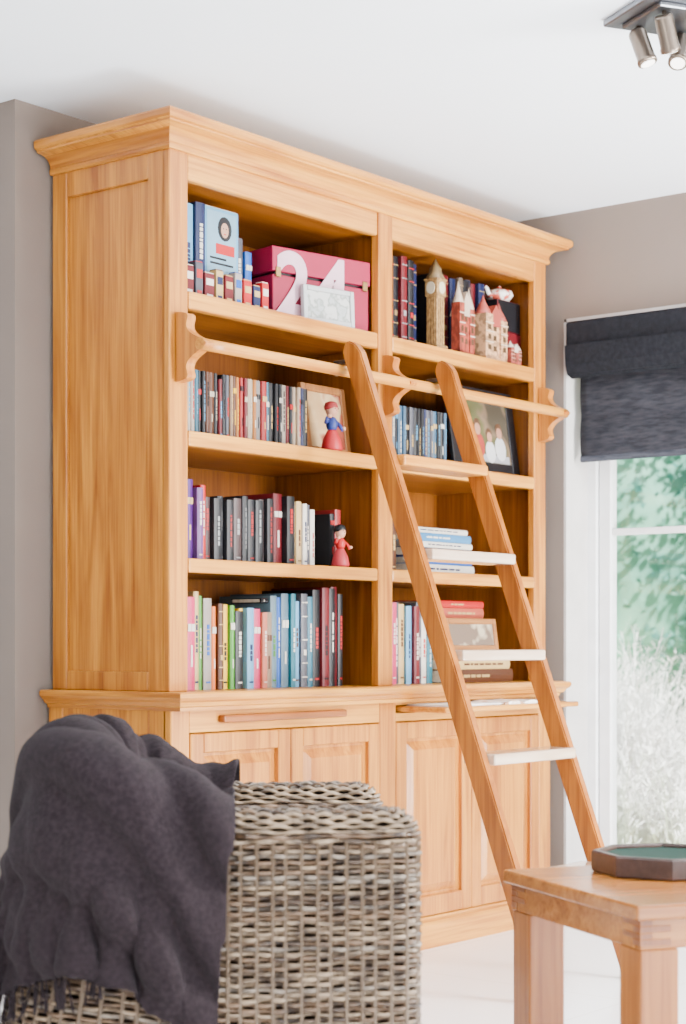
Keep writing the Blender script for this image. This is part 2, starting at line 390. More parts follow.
def frame(name,x,y,z,w,h,fm_,pm,fw=.012,lean=-8,label='',rz=0,cat='picture frame',grp=None):
    e=empty(name,(x,y,z)); e.rotation_euler=(math.radians(lean),0,math.radians(rz)); top(e,label,cat,grp)
    bm=B(); box(bm,-w/2,-w/2+fw,-.008,.008,0,h,.002); box(bm,w/2-fw,w/2,-.008,.008,0,h,.002)
    box(bm,-w/2+fw,w/2-fw,-.008,.008,0,fw,.002); box(bm,-w/2+fw,w/2-fw,-.008,.008,h-fw,h,.002); box(bm,-w/2+.002,w/2-.002,.004,.010,.002,h-.002,0)
    mk('frame_border',bm,fm_,parent=e)
    bm=B(); box(bm,-w/2+fw,w/2-fw,-.003,.003,fw,h-fw,0)
    ob=mk('picture',bm,pm,parent=e); return e
def photo(name,cols,sc=14.,seed=0):
    m=bpy.data.materials.new(name); m.use_nodes=True; nt=m.node_tree; b=nt.nodes['Principled BSDF']; b.inputs['Roughness'].default_value=.25
    tc=nt.nodes.new('ShaderNodeTexCoord'); mp=nt.nodes.new('ShaderNodeMapping'); mp.inputs['Location'].default_value=(seed,seed*.7,seed*.3)
    v=nt.nodes.new('ShaderNodeTexNoise'); v.inputs['Scale'].default_value=sc; v.inputs['Detail'].default_value=2; r=nt.nodes.new('ShaderNodeValToRGB')
    els=r.color_ramp.elements
    while len(els)<len(cols): els.new(.5)
    for i,c in enumerate(cols): els[i].position=.0 if i==0 else .36+.28*i/len(cols); els[i].color=(*c,1)
    nt.links.new(tc.outputs['Object'],mp.inputs['Vector']); nt.links.new(mp.outputs[0],v.inputs['Vector']); nt.links.new(v.outputs['Fac'],r.inputs['Fac']); nt.links.new(r.outputs['Color'],b.inputs['Base Color']); return m
frame('photo_frame',.812,.106,S1+.001,.205,.115,mat('silver_frame',(.42,.43,.43),.35,metal=.3),photo('landscape_print',[(.12,.15,.15),(.34,.36,.35),(.2,.22,.2),(.42,.42,.4)],22,1.3),fw=.016,lean=-3,rz=-11,label='silver framed print standing in front of the crimson box')

# shelf 1 right
items=[]
for i in range(7):
    items.append((.032,.295,[BLK,NAVY,BRN,BLK,WINE][i%5],[(.24,.15,.06),(.25,.25,.25),RED][i%3],2,'dark encyclopedia volume with banded spine'))
row(1.125,.16,S1,items,'dark volumes on the top shelf')
items=[([.033,.026,.038][i%3],.29,[BLK,(.02,.02,.035),WINE,NAVY,(.10,.07,.05)][i%5],[(.28,.2,.09),(.25,.25,.25)][i%2],[2,0][i%2],'dark volume with light title') for i in range(9)]
row(1.475,.18,S1,items,'dark volumes on the top shelf')
ct=empty('clock_tower_model',(1.405,.125,S1+.0003)); ct.scale=(.88,.88,1.05); top(ct,'tan souvenir clock tower model standing before dark books','ornament')
tan=mat('tan_resin',(.36,.21,.07),.5,col2=(.17,.09,.03),nscale=80)
bm=B(); box(bm,-.034,.034,-.034,.034,0,.015,.002); box(bm,-.025,.025,-.025,.025,.015,.175,.002)
for s in (-1,1):
    for t in (-.012,0,.012):
        box(bm,t-.003,t+.003,s*.025-.002,s*.025+.002,.02,.165,0); box(bm,s*.025-.002,s*.025+.002,t-.003,t+.003,.02,.165,0)
box(bm,-.029,.029,-.029,.029,.172,.225,.002); box(bm,-.032,.032,-.032,.032,.222,.228,.001)
mk('tower',bm,tan,parent=ct)
bm=B(); lathe(bm,[(.040,.228),(.024,.250),(.024,.262),(.012,.275),(.002,.293)],4,Matrix.Rotation(math.pi/4,4,'Z')); mk('spire',bm,mat('spire_resin',(.18,.12,.05),.5),parent=ct)
for a in range(4):
    bm=B(); lathe(bm,[(.019,0),(.019,.003)],20,Matrix.Rotation(a*math.pi/2,4,'Z')@Matrix.Translation((0,-.029,.198))@Matrix.Rotation(math.pi/2,4,'X'))
    mk('clock_face',bm,mat('ivory_dial',(.6,.52,.36),.4),parent=ct)
def house(x,y,z,s,c,rc,lab,sz=1.):
    e=empty('house_ornament',(x,y,z)); e.scale=(1,1,sz); top(e,lab,'ornament','ornaments on the top shelf')
    bm=B(); box(bm,-.045*s,.045*s,-.025*s,.025*s,0,.008*s,.001); box(bm,-.038*s,.038*s,-.02*s,.02*s,.008*s,.085*s,.001); box(bm,-.05*s,-.02*s,-.028*s,.01,.008*s,.11*s,.001); box(bm,.018*s,.045*s,-.026*s,.01,.008*s,.10*s,.001)
    for cx,yy in ((-.035,-.0285),(.0315,-.0265),(0,-.0205)):
        for zz in (.03,.055,.078): box(bm,(cx-.006)*s,(cx+.006)*s,yy*s-.0006,yy*s+.001,zz*s-.006*s,zz*s+.006*s,0,mi=1)
    for zz in (.042,.067,.088): box(bm,-.051*s,-.019*s,-.0295*s,-.0275*s,zz*s-.001*s,zz*s+.001*s,0,mi=2); box(bm,.017*s,.046*s,-.0275*s,-.0255*s,zz*s-.001*s,zz*s+.001*s,0,mi=2)
    mk('walls',bm,[mat('h_'+lab[:6],c,.5,col2=tuple(v*.5 for v in c),nscale=60,ramp=(.45,.55)),bcol((.07,.04,.02)),bcol((.6,.5,.38))],parent=e)
    bm=B()
    extrude_poly(bm,[(-.042*s,.083*s),(.042*s,.083*s),(0,.135*s)],lambda p,q:Vector((p[0],(-.024+.048*q)*s,p[1])))
    for cx,h0 in ((-.035,.11),(.0315,.10)): lathe(bm,[(.021*s,0),(.016*s,.012*s),(.006*s,.03*s),(.001*s,.045*s)],8,Matrix.Translation((cx*s,-.009*s,h0*s)))
    mk('roof',bm,mat('r_'+lab[:6],rc,.5),parent=e)
house(1.555,.122,S1+.0003,.95,(.32,.05,.025),(.5,.38,.28),'red brick house ornament with cream roof',1.7)
house(1.72,.124,S1+.0003,1.45,(.55,.30,.15),(.34,.06,.04),'cream and tan town house ornament with red roof',1.0)
house(1.845,.105,S1+.0003,.7,(.36,.07,.045),(.55,.45,.36),'small red cottage ornament with pale roof',.8)
bm=B(); box(bm,-.075,.075,-.03,.10,0,.13,.002); box(bm,-.073,.073,-.028,.098,.132,.242,.002,mi=1); box(bm,-.05,.07,-.032,-.029,.02,.05,0,mi=2)
o=mk('gift_box',bm,[bcol(WINE),bcol(BLK),bcol(WH)],loc=(1.895,.18,S1+.0003)); top(o,'dark red and black box supporting a porcelain teapot','box')
tp=empty('teapot',(1.88,.185,S1+.2425)); tp.scale=(1.15,1.15,.95); top(tp,'white porcelain teapot with red decoration on a box','teapot')
bm=B(); lathe(bm,[(.02,0),(.036,.008),(.045,.022),(.04,.038),(.02,.046),(.006,.049),(.008,.055),(.002,.06)],20); tube(bm,[Vector((-.04,0,.015)),Vector((-.06,0,.023)),Vector((-.07,0,.04)),Vector((-.08,0,.045))],.007,n=8); tube(bm,[Vector((.042,0,.038)),Vector((.062,0,.038)),Vector((.066,0,.026)),Vector((.055,0,.013)),Vector((.04,0,.013))],.004,n=8)
mk('pot',bm,mat('decorated_porcelain',(.75,.7,.64),.2,col2=(.5,.08,.05),nscale=30,ramp=(.44,.5)),parent=tp)

# shelf 2 left : disc cases
x=.175
pal=[BLK,(.36,.30,.24),GRY,(.2,.12,.07),NAVY,(.30,.22,.15),WINE,BRN,(.28,.16,.06),BLK,(.02,.10,.15),(.26,.012,.012),BLK,(.17,.15,.14),(.30,.10,.01)]
while x<.765:
    w=random.choice([.0145,.0145,.015,.022]); c=random.choice(pal); l=random.choice([WH,RED,CRE,(.4,.34,.25),YEL,BLK,LBL])
    book(x,w,.15+random.uniform(-.003,.004),S2+.0003,.19 if random.random()<.85 else .175,.135,c,l,grp='disc cases on a shelf',style=random.choice([0,1,3,3]),label='slim disc case standing upright with printed spine',cat='disc case'); x+=w+.0012
frame('photo_frame',.915,.19,S2+.001,.22,.225,wood('frame_wood',(.34,.14,.04),(.22,.08,.02),'z'),photo('warm_print',[(.30,.15,.07),(.42,.27,.13),(.5,.35,.19),(.25,.05,.03)],9,4.2),fw=.024,label='wooden framed print behind a small doll')
def doll(x,y,z,s,dress,skirt,hair,lab):
    e=empty('doll',(x,y,z)); top(e,lab,'doll')
    bm=B(); lathe(bm,[(.030*s,0),(.034*s,.01*s),(.028*s,.04*s),(.016*s,.065*s),(.013*s,.07*s)],14); mk('skirt',bm,bcol(skirt),parent=e)
    bm=B(); lathe(bm,[(.013*s,.068*s),(.018*s,.08*s),(.02*s,.095*s),(.012*s,.107*s),(.006*s,.11*s)],14)
    tube(bm,[Vector((.016*s,0,.1*s)),Vector((.032*s,-.006*s,.085*s)),Vector((.03*s,-.02*s,.07*s))],.006*s,n=8); tube(bm,[Vector((-.016*s,0,.1*s)),Vector((-.034*s,-.004*s,.09*s)),Vector((-.04*s,-.015*s,.105*s))],.006*s,n=8)
    mk('bodice',bm,bcol(dress),parent=e)
    bm=B(); lathe(bm,[(.006*s,.108*s),(.014*s,.113*s),(.02*s,.125*s),(.0195*s,.138*s),(.012*s,.15*s),(.003*s,.153*s)],16); box(bm,-.002*s,.002*s,-.023*s,-.018*s,.127*s,.132*s,.0005)
    mk('head',bm,bcol((.5,.25,.16)),parent=e)
    for q in (-1,1):
        bm=B(); lathe(bm,[(.0055*s,-.005*s),(.0075*s,0),(.005*s,.006*s)],8,Matrix.Translation((q*.035*s,-.02*s,.075*s if q>0 else .108*s))); mk('hand',bm,bcol((.5,.25,.16)),parent=e)
    bm=B(); lathe(bm,[(.021*s,.132*s),(.023*s,.142*s),(.018*s,.155*s),(.004*s,.16*s)],14,Matrix.Translation((0,.003*s,0))); mk('hair',bm,bcol(hair),parent=e)
    for q in (-1,1):
        bm=B(); lathe(bm,[(.002*s,0),(.002*s,.001)],8,Matrix.Translation((q*.0075*s,-.0195*s,.135*s))@Matrix.Rotation(math.pi/2,4,'X')); mk('eye',bm,bcol(BLK),parent=e)
doll(.842,.118,S2+.0003,1.0,(.02,.035,.18),(.36,.014,.018),(.25,.02,.02),'small doll in blue bodice and red skirt')
# shelf 2 right
x=1.13
while x<1.50:
    w=random.choice([.0145,.0145,.022]); c=random.choice([NAVY,BLK,(.04,.09,.15),GRY,(.13,.16,.2),BLK]); l=random.choice([WH,CRE,LBL])
    book(x,w,.15+random.uniform(-.003,.004),S2+.0003,.19,.135,c,l,grp='disc cases on a shelf',style=random.choice([0,1,3]),label='slim dark disc case standing upright',cat='disc case'); x+=w+.0012
gp=frame('photo_frame',1.768,.16,S2+.001,.41,.31,mat('black_frame',(.008,.008,.010),.4),photo('group_photo',[(.03,.05,.02),(.09,.09,.04),(.16,.11,.07),(.06,.05,.035)],7,2.1),fw=.045,label='large black framed group photograph leaning on the shelf back')
bm=B()
def blob(cx,cz,rx,rz,mi,e):
    extrude_poly(bm,[(cx+rx*math.cos(a/18*2*math.pi),cz+rz*math.sin(a/18*2*math.pi)) for a in range(18)],lambda p,s:Vector((p[0],-.0034-e+.0004*s,p[1])),mi=mi)
box(bm,-.15,.15,-.0034,-.003,.048,.075,0,mi=3)
for j,(cx,cz,s,sh) in enumerate([(-.10,.115,1.05,0),(-.035,.125,1.1,4),(.035,.105,.95,0),(.10,.12,1.05,0)]):
    blob(cx,cz-.020,.032*s,.042*s,sh,.0003+j*.00005); blob(cx,cz+.046*s,.0195*s,.024*s,2,.0009); blob(cx,cz+.035*s,.016*s,.02*s,1,.0013)
o=mk('printed_people',bm,[bcol((.5,.5,.5)),bcol((.38,.19,.12)),bcol((.08,.04,.02)),bcol((.3,.3,.32)),bcol((.3,.04,.03))],parent=gp)

# shelf 3 left
items=[(.03,.235,PUR,WH,0,'purple hardback book'),(.022,.22,PINK,WH,3,'pink paperback book'),(.03,.23,PUR,CRE,1,'dark violet hardback book'),(.025,.215,(.12,.05,.16),WH,0,'lilac paperback book'),(.022,.22,RED,WH,3,'red paperback book')]
x=row(.172,.15,S3,items,'novels on the middle shelf')
items=[([.029,.034,.024][i%3],.195,(.014,.014,.017) if i%4 else (.05,.03,.03),[(.3,.02,.02),(.25,.25,.25),(.15,.15,.15)][i%3],[0,3][i%2],'charcoal novel with small title') for i in range(10)]
x=row(x,.155,S3,items,'novels on the middle shelf')
items=[(.04,.225,WINE,WH,1,'thick dark red novel'),(.035,.215,BLK,RED,0,'black novel with red title'),(.022,.2,WH,RED,3,'white paperback book'),(.024,.195,CRE,BRN,0,'cream paperback book'),(.02,.2,WH,NAVY,0,'white paperback book'),(.022,.19,GRY,WH,3,'grey paperback book'),(.022,.185,WH,RED,3,'white paperback book')]
x=row(x,.145,S3,items,'novels on the middle shelf')
book(.885,.022,.16,S3+.0003,.17,.13,BLK,RED,grp='novels on the middle shelf',label='black paperback with red title behind a doll',style=1)
book(.909,.03,.16,S3+.0003,.185,.13,(.22,.014,.014),WH,grp='novels on the middle shelf',label='dark red paperback behind a small doll',style=1)
doll(.89,.122,S3+.0003,.85,RED,(.36,.025,.035),BLK,'small doll in red dress beside novels')
# shelf 4 left
items=[(.03,.285,(.26,.15,.06),WH,0,'tan tall hardback book'),(.016,.28,TEAL,WH,3,'teal tall paperback book'),(.034,.275,PINK,WH,1,'rose tall hardback book'),(.022,.29,CRE,NAVY,0,'cream tall hardback book'),(.018,.27,GRN,WH,3,'green slim book'),(.034,.262,(.24,.2,.17),BLU,0,'light grey tall book'),(.018,.25,ORA,WH,1,'orange slim book'),(.022,.258,BRN,CRE,2,'brown hardback book'),
 (.026,.25,YEL,BLK,0,'yellow hardback book'),(.020,.245,GRN,WH,1,'bright green hardback book'),(.034,.235,BLK,WH,0,'black hardback book'),(.018,.245,YEL,WH,3,'mustard paperback book'),(.030,.24,LBL,NAVY,0,'pale blue hardback book'),(.032,.235,PINK,WH,1,'pink hardback book'),(.022,.23,(.42,.11,.06),WH,0,'salmon hardback book'),(.032,.225,(.22,.15,.10),BRN,1,'taupe hardback book'),
 (.028,.275,(.10,.16,.19),GRN,0,'pale grey tall book'),(.020,.28,BLU,WH,3,'blue tall book'),(.034,.285,(.07,.12,.16),WH,1,'slate grey tall book'),(.022,.29,TEAL,WH,0,'teal tall book'),(.024,.275,LBL,BRN,0,'light blue tall book'),(.030,.29,GRY,WH,2,'grey tall book'),(.024,.28,(.02,.11,.16),WH,0,'petrol blue tall book'),(.035,.31,BLK,RED,0,'tall black book with red title'),(.035,.31,WINE,BLK,0,'tall dark red book'),(.03,.305,BLK,WH,3,'tall black book'),(.03,.31,WINE,BLK,3,'tall wine red book'),(.025,.30,BLK,RED,0,'tall black book with red lettering')]
x=row(.172,.15,S4,items,'large books above the cupboards',dd=.21)
book(.565,.014,.17,S4+.2565,.17,.12,BLK,WH,flat=True,grp='large books above the cupboards',label='slim black book lying flat on top of others')
# shelf 3 right
z=S3+.0003
for j,(w,c) in enumerate([(.03,WH),(.025,BLU),(.03,NAVY),(.02,WH),(.028,(.04,.16,.32)),(.018,WH)]):
    book(1.30+random.uniform(-.02,.02),w,.15,z,.36+random.uniform(-.03,.02),.21,c,NAVY if c==WH else WH,flat=True,grp='stack of books lying flat',label='book lying flat in a stack, white or blue cover',style=3); z+=w+.0005
row(1.115,.17,S3,[(.03,.2,BLK,WH,0,'black novel'),(.03,.19,WH,RED,0,'white novel'),(.03,.2,NAVY,WH,1,'navy novel'),(.03,.2,BRN,CRE,0,'brown novel')],'novels beside a flat stack')
# shelf 4 right
items=[(.03,.27,[WH,BLU,PINK,GRY,CRE,LBL,WINE,GRY,WH,TEAL][i],[NAVY,WH,WH,WH,BRN,NAVY,WH,WH,RED,WH][i],[0,3][i%2],n+' tall book') for i,n in enumerate(['white','blue','pink','dark grey','cream','pale blue','wine red','grey','white','teal'])]
x=row(1.125,.15,S4,items,'large books in the second bay')
zc=S4+.0003
for j,(w,c,L) in enumerate([(.045,BRN,.40),(.035,CRE,.38),(.025,WINE,.39)]):
    book(1.46,w,.115,zc,L,.30,c,CRE if c!=CRE else BRN,flat=True,grp='flat stack in the second bay',label='large book lying flat in a pile',style=3); zc+=w+.0005
zf=zc
for j,(w,c,L) in enumerate([(.04,BRN,.34),(.035,CRE,.33),(.04,RED,.34),(.035,(.38,.07,.04),.31),(.025,RED,.30)]):
    book(1.46+.01*j,w,.20,zc,L,.2,c,CRE if c!=CRE else BRN,flat=True,grp='flat stack in the second bay',label='large book lying flat in a pile',style=3); zc+=w+.0005
frame('photo_frame',1.66,.148,zf+.001,.31,.115,wood('frame_wood_b',(.36,.15,.042),(.24,.09,.022),'x'),photo('soft_print',[(.28,.24,.15),(.45,.36,.24),(.15,.10,.07)],12,7.7),fw=.020,label='wide wooden picture frame resting on large flat books')
bm=B()
for j in range(4): box(bm,-.15,.15,-.05,.12,j*.0016,j*.0016+.0017,0,M=Matrix.Rotation(math.radians([0,2,-3,1][j]),4,'Z'))
o=mk('paper_pile',bm,mat('white_paper',(.85,.83,.8),.7),loc=(1.30,-.06,.7933)); top(o,'loose pile of white papers on the pull-out board','papers')
bm=B()
prof=[(-.11,0)]+[(-.11+.22*i/16,.008*abs(math.sin(math.pi*i/8))+.0045) for i in range(17)]+[(.11,0)]
extrude_poly(bm,prof,lambda p,q:Vector((p[0],-.05+.15*q,p[1])))
o=mk('open_magazine',bm,mat('magazine_print',(.8,.77,.72),.4,col2=(.45,.25,.15),nscale=25,ramp=(.4,.5)),loc=(1.57,-.07,.7933)); top(o,'open magazine lying on the pull-out board','magazine')

# ------------------------------------------------------------------ roman blind
bl=empty('roman_blind',(2.12,-.9,1.66)); BO=(2.12,-.9,1.66)
top(bl,'charcoal fabric roman blind partly raised over the window','blind')
fab=mat('charcoal_fabric',(.016,.017,.022),.9,col2=(.010,.011,.014),nscale=60,bump=.3,bscale=300,spec=.1)
fab2=mat('charcoal_fabric_sheer',(.042,.044,.054),.9,col2=(.022,.023,.030),nscale=18,stretch=(1,1,5),bump=.3,bscale=300,spec=.1)
bm=B()
pts=[(2.06,2.15),(2.075,2.158),(2.13,2.158),(2.13,1.99),(2.12,1.965),(2.10,1.955),(2.08,1.962),(2.066,1.985),(2.060,2.06)]
extrude_poly(bm,pts,lambda p,s:Vector((p[0],.015-1.93*s,p[1])))
pts=[(2.05,2.07),(2.055,2.00),(2.07,1.965),(2.09,1.962),(2.06,2.02),(2.056,2.07)]
extrude_poly(bm,pts,lambda p,s:Vector((p[0],.016-1.932*s,p[1])))
mk('upper_fold',bm,fab,parent=bl,off=BO)
bm=B()
NB,MB=60,26; gr=[]
for j in range(MB+1):
    z=2.14-(2.14-1.668)*j/MB; r_=[]
    for i in range(NB+1):
        y=.006-1.90*i/NB
        x_=2.152-.010*abs(math.sin((2.14-z)/.158*math.pi))+.006*noise.noise(Vector((y*5,z*3,0)))+.003*noise.noise(Vector((y*17,z*9,4)))
        r_.append(bm.verts.new((x_,y,z)))
    gr.append(r_)
for j in range(MB):
    for i in range(NB):
        f=bm.faces.new((gr[j][i],gr[j][i+1],gr[j+1][i+1],gr[j+1][i])); f.smooth=True
tube(bm,[Vector((2.152,.008,1.668)),Vector((2.152,-1.896,1.668))],.007,.011,n=10)
o=mk('lower_fabric',bm,fab2,parent=bl,off=BO,recalc=False)
md=o.modifiers.new('s','SOLIDIFY'); md.thickness=.003

# ------------------------------------------------------------------ ceiling spotlight
sp=empty('ceiling_spotlight',(.475,-1.262,H)); sp.rotation_euler=(0,0,math.radians(-30)); top(sp,'square brushed steel ceiling spotlight with four adjustable heads','ceiling light')
stl=mat('brushed_steel',(.20,.21,.23),.3,metal=.9)
bm=B(); box(bm,-.125,.125,-.125,.125,-.018,-.0005,.003); box(bm,-.09,.09,-.09,.09,-.030,-.0175,.003); mk('base_plate',bm,stl,parent=sp)
for i,(x,y,rx,ry) in enumerate([(-.06,-.06,18,-25),(.06,-.06,20,15),(-.06,.06,-15,-12),(.06,.06,-25,20)]):
    M=Matrix.Translation((x,y,-.055))@Matrix.Rotation(math.radians(rx),4,'X')@Matrix.Rotation(math.radians(ry),4,'Y')
    bm=B(); lathe(bm,[(.020,.016),(.023,.010),(.023,-.060),(.025,-.064),(.025,-.073),(.020,-.074)],20,M); lathe(bm,[(.006,-.06),(.006,-.028)],10,Matrix.Translation((x,y,0.0)))
    h=mk('spot_head',bm,mat('satin_nickel',(.20,.155,.12),.3,metal=.85),parent=sp)
    bm=B(); lathe(bm,[(.018,-.0755),(.018,-.0745)],20,M); mk('lens',bm,mat('lit_lens',(.9,.85,.8),.3,emit=((1,.93,.85),3.)),parent=h)

# ------------------------------------------------------------------ table
ta=math.atan2(-.517,.856)
tb=empty('side_table',(-.628,-1.787,0),ta); top(tb,'square-legged oak side table with finger-jointed corners','table')
TL,TWd,TH=.90,.54,.52
bm=B(); box(bm,-.012,TL+.012,-.012,TWd+.012,TH-.028,TH,.005,seg=2); mk('table_top',bm,tw,parent=tb)
dk=wood('table_end_grain',(.26,.085,.026),(.17,.05,.014),'z')
bm=B(); 
for (a,b,c,d) in ((0,TL,0,.025),(0,TL,TWd-.025,TWd),(0,.025,.0245,TWd-.0245),(TL-.025,TL,.0245,TWd-.0245)): box(bm,a+.003,b-.003,c+.003,d-.003,TH-.083,TH-.0275,.002)
for (x,y) in ((0,0),(TL,0),(0,TWd),(TL,TWd)):
    sx=1 if x==0 else -1; sy=1 if y==0 else -1
    for j in range(2):
        z=TH-.076+j*.024
        xs=sorted((x+sx*.0015,x+sx*.066)); ys=sorted((y+sy*.0015,y+sy*.028)); box(bm,xs[0],xs[1],ys[0],ys[1],z,z+.012,.0008,mi=1)
        xs=sorted((x+sx*.0015,x+sx*.028)); ys=sorted((y+sy*.0015,y+sy*.066)); box(bm,xs[0],xs[1],ys[0],ys[1],z+.012,z+.023,.0008,mi=1)
mk('apron',bm,[tw,dk],parent=tb)
tz=wood('table_leg_wood',(.39,.14,.027),(.24,.070,.011),'z')
for (x,y) in ((.004,.004),(TL-.084,.004),(.004,TWd-.084),(TL-.084,TWd-.084)):
    bm=B(); box(bm,x,x+.08,y,y+.08,0,TH-.083,.004,seg=2); mk('leg',bm,tz,parent=tb)
try_=empty('octagonal_tray',(-.180,-1.600,TH+.0005),math.radians(10)); top(try_,'octagonal wooden tray lined with dark green on the table','tray')
R=.155
bm=B(); oct_=[(math.cos(math.pi/4*(i+.5)),math.sin(math.pi/4*(i+.5))) for i in range(8)]
ring=[[bm.verts.new((c*r,s*r,z)) for c,s in oct_] for r,z in ((R-.004,0),(R,.004),(R,.040),(R-.003,.044),(R-.014,.044),(R-.017,.040),(R-.017,.012),(.001,.012))]
for a,b in zip(ring[:-1],ring[1:]):
    for i in range(8): bm.faces.new((a[i],a[(i+1)%8],b[(i+1)%8],b[i]))
bm.faces.new(ring[0]); bm.faces.new(ring[-1])
mk('tray_rim',bm,wood('tray_wood',(.060,.028,.020),(.028,.013,.010),'x',rough=.35),parent=try_)
bm=B(); lathe(bm,[(R-.0175,.0125),(R-.0175,.036)],8,Matrix.Rotation(math.pi/8,4,'Z')); mk('green_lining',bm,mat('green_felt_lining',(.003,.03,.022),.6,spec=.2),parent=try_)

# ------------------------------------------------------------------ wicker chair
CX,CY=-.932,-.946; ca=math.radians(-46.2)
ch=empty('wicker_armchair',(CX,CY,0),ca); top(ch,'grey-brown woven rattan armchair draped with a dark throw','armchair')
hw=.055
XBACK=-.27
def smooth(t): t=max(0,min(1,t)); return t*t*(3-2*t)
def topz(x): return .69+.105*smooth((.10-x)/.30)
def flare(x,zf): return -.10*(1-zf)*smooth((.02-x)/.2)
yN=.36-hw; xF=.42-hw; xBk=XBACK+hw; Rr=.15
cl=[]
step=.0072
n=int((xF-(xBk+Rr))/step)
for i in range(n+1): cl.append((xF+(xBk+Rr-xF)*i/n,-yN,0,-1))
for i in range(1,33): a=math.pi/2*i/33; cl.append((xBk+Rr-Rr*math.sin(a),-yN+Rr-Rr*math.cos(a),-math.sin(a),-math.cos(a)))
n2=int((2*(yN-Rr))/step)
for i in range(n2+1): cl.append((xBk,-yN+Rr+2*(yN-Rr)*i/n2,-1,0))
for i in range(1,33): a=math.pi/2*i/33; cl.append((xBk+Rr-Rr*math.cos(a),yN-Rr+Rr*math.sin(a),-math.cos(a),math.sin(a)))
for i in range(n+1): cl.append((xBk+Rr+(xF-xBk-Rr)*i/n,yN,0,1))
NC=18
def outline(h):
    pts=[]
    for (x,y,nx,ny) in cl: pts.append((x+h*nx,y+h*ny,x,nx,ny))
    for i in range(1,NC): a=math.pi*i/NC; pts.append((xF+h*math.sin(a),yN+h*math.cos(a),xF,math.sin(a),math.cos(a)))
    for (x,y,nx,ny) in reversed(cl): pts.append((x-h*nx,y-h*ny,x,-nx,-ny))
    for i in range(1,NC): a=math.pi*i/NC; pts.append((xF+h*math.sin(a),-yN+h*math.cos(a),xF,math.sin(a),math.cos(a)))
    return pts
base=outline(hw); arc=[0.]
for i in range(1,len(base)): arc.append(arc[-1]+math.hypot(base[i][0]-base[i-1][0],base[i][1]-base[i-1][1]))
tot=arc[-1]+math.hypot(base[0][0]-base[-1][0],base[0][1]-base[-1][1])
ns=int(tot/.0265); ns+=ns%2; pitch=tot/ns
ZB=.06; K=64
rows=[]
for k_ in range(K+1): rows.append((0,k_/K))
for j in range(1,9): rows.append((j/9*math.pi/2,1))
bm=B()
for ri,(phi,f) in enumerate(rows):
    h=hw*math.cos(phi) if phi else hw
    ol=outline(h); pts=[]
    for i,(x,y,cx,nx,ny) in enumerate(ol):
        tz_=topz(cx)-.05; z=ZB+(tz_-ZB)*f+.05*math.sin(phi)
        o=.0056*math.sin(math.pi*arc[i]/pitch+ri*math.pi)+.0018*noise.noise(Vector((x*20,y*20,ri*2.3)))
        z+=.0034*noise.noise(Vector((x*16,y*16,ri*1.7)))
        pts.append(Vector((x+flare(cx,f)+nx*o*math.cos(phi),y+ny*o*math.cos(phi),z+o*math.sin(phi))))
    rr_=random.uniform(.85,1.1)
    tube(bm,pts,.0036*rr_,.0041*rr_,n=6,closed=True,mi=random.choice([0,0,3,4]))
for s in range(ns):
    i=min(range(len(arc)),key=lambda q:abs(arc[q]-s*pitch))
    x,y,cx,nx,ny=base[i]; tz_=topz(cx)-.05
    tube(bm,[Vector((x+flare(cx,0)+nx*.001,y+ny*.001,ZB-.01)),Vector((x+nx*.001,y+ny*.001,tz_))],.0048,n=6,mi=1)
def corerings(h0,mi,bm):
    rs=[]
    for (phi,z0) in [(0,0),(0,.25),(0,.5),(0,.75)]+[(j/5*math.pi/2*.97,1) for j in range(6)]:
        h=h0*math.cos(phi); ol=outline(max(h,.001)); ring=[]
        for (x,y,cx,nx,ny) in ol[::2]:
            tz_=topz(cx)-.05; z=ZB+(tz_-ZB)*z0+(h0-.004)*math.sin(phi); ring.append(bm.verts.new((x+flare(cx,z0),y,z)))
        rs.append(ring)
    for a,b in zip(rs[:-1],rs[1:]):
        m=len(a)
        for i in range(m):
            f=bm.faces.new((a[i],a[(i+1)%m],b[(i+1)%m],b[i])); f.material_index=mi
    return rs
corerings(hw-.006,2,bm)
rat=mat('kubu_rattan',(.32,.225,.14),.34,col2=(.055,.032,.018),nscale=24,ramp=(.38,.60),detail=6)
rat2=mat('kubu_rattan_grey',(.26,.205,.155),.34,col2=(.060,.042,.030),nscale=28,ramp=(.38,.60),detail=6)
rat3=mat('kubu_rattan_brown',(.17,.10,.055),.34,col2=(.034,.018,.010),nscale=20,ramp=(.38,.60),detail=6)
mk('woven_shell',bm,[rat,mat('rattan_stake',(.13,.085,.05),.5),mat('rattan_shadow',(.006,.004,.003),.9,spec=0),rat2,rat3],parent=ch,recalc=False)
bm=B()
for k_ in range(17):
    z=.075+k_*.0165; pts=[]
    for i in range(100):
        y=-.245+.49*i/99; pts.append(Vector((.385+.0065*math.sin(math.pi*(y/.03)+k_*math.pi),y,z)))
    tube(bm,pts,.0052,.0072,n=6)
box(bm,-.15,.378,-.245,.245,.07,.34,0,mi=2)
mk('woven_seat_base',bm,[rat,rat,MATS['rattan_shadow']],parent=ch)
bm=B(); box(bm,-.145,.39,-.24,.24,.345,.45,.035,seg=4); mk('seat_cushion',bm,mat('cream_canvas',(.6,.55,.48),.9,bump=.2,bscale=200),parent=ch)
for (x,y) in ((.33,-.30),(.33,.30),(-.22,-.20),(-.22,.20)):
    bm=B(); lathe(bm,[(.018,0),(.024,.02),(.026,.075)],12,Matrix.Translation((x,y,0))); mk('foot',bm,mat('dark_foot',(.08,.05,.03),.5),parent=ch)

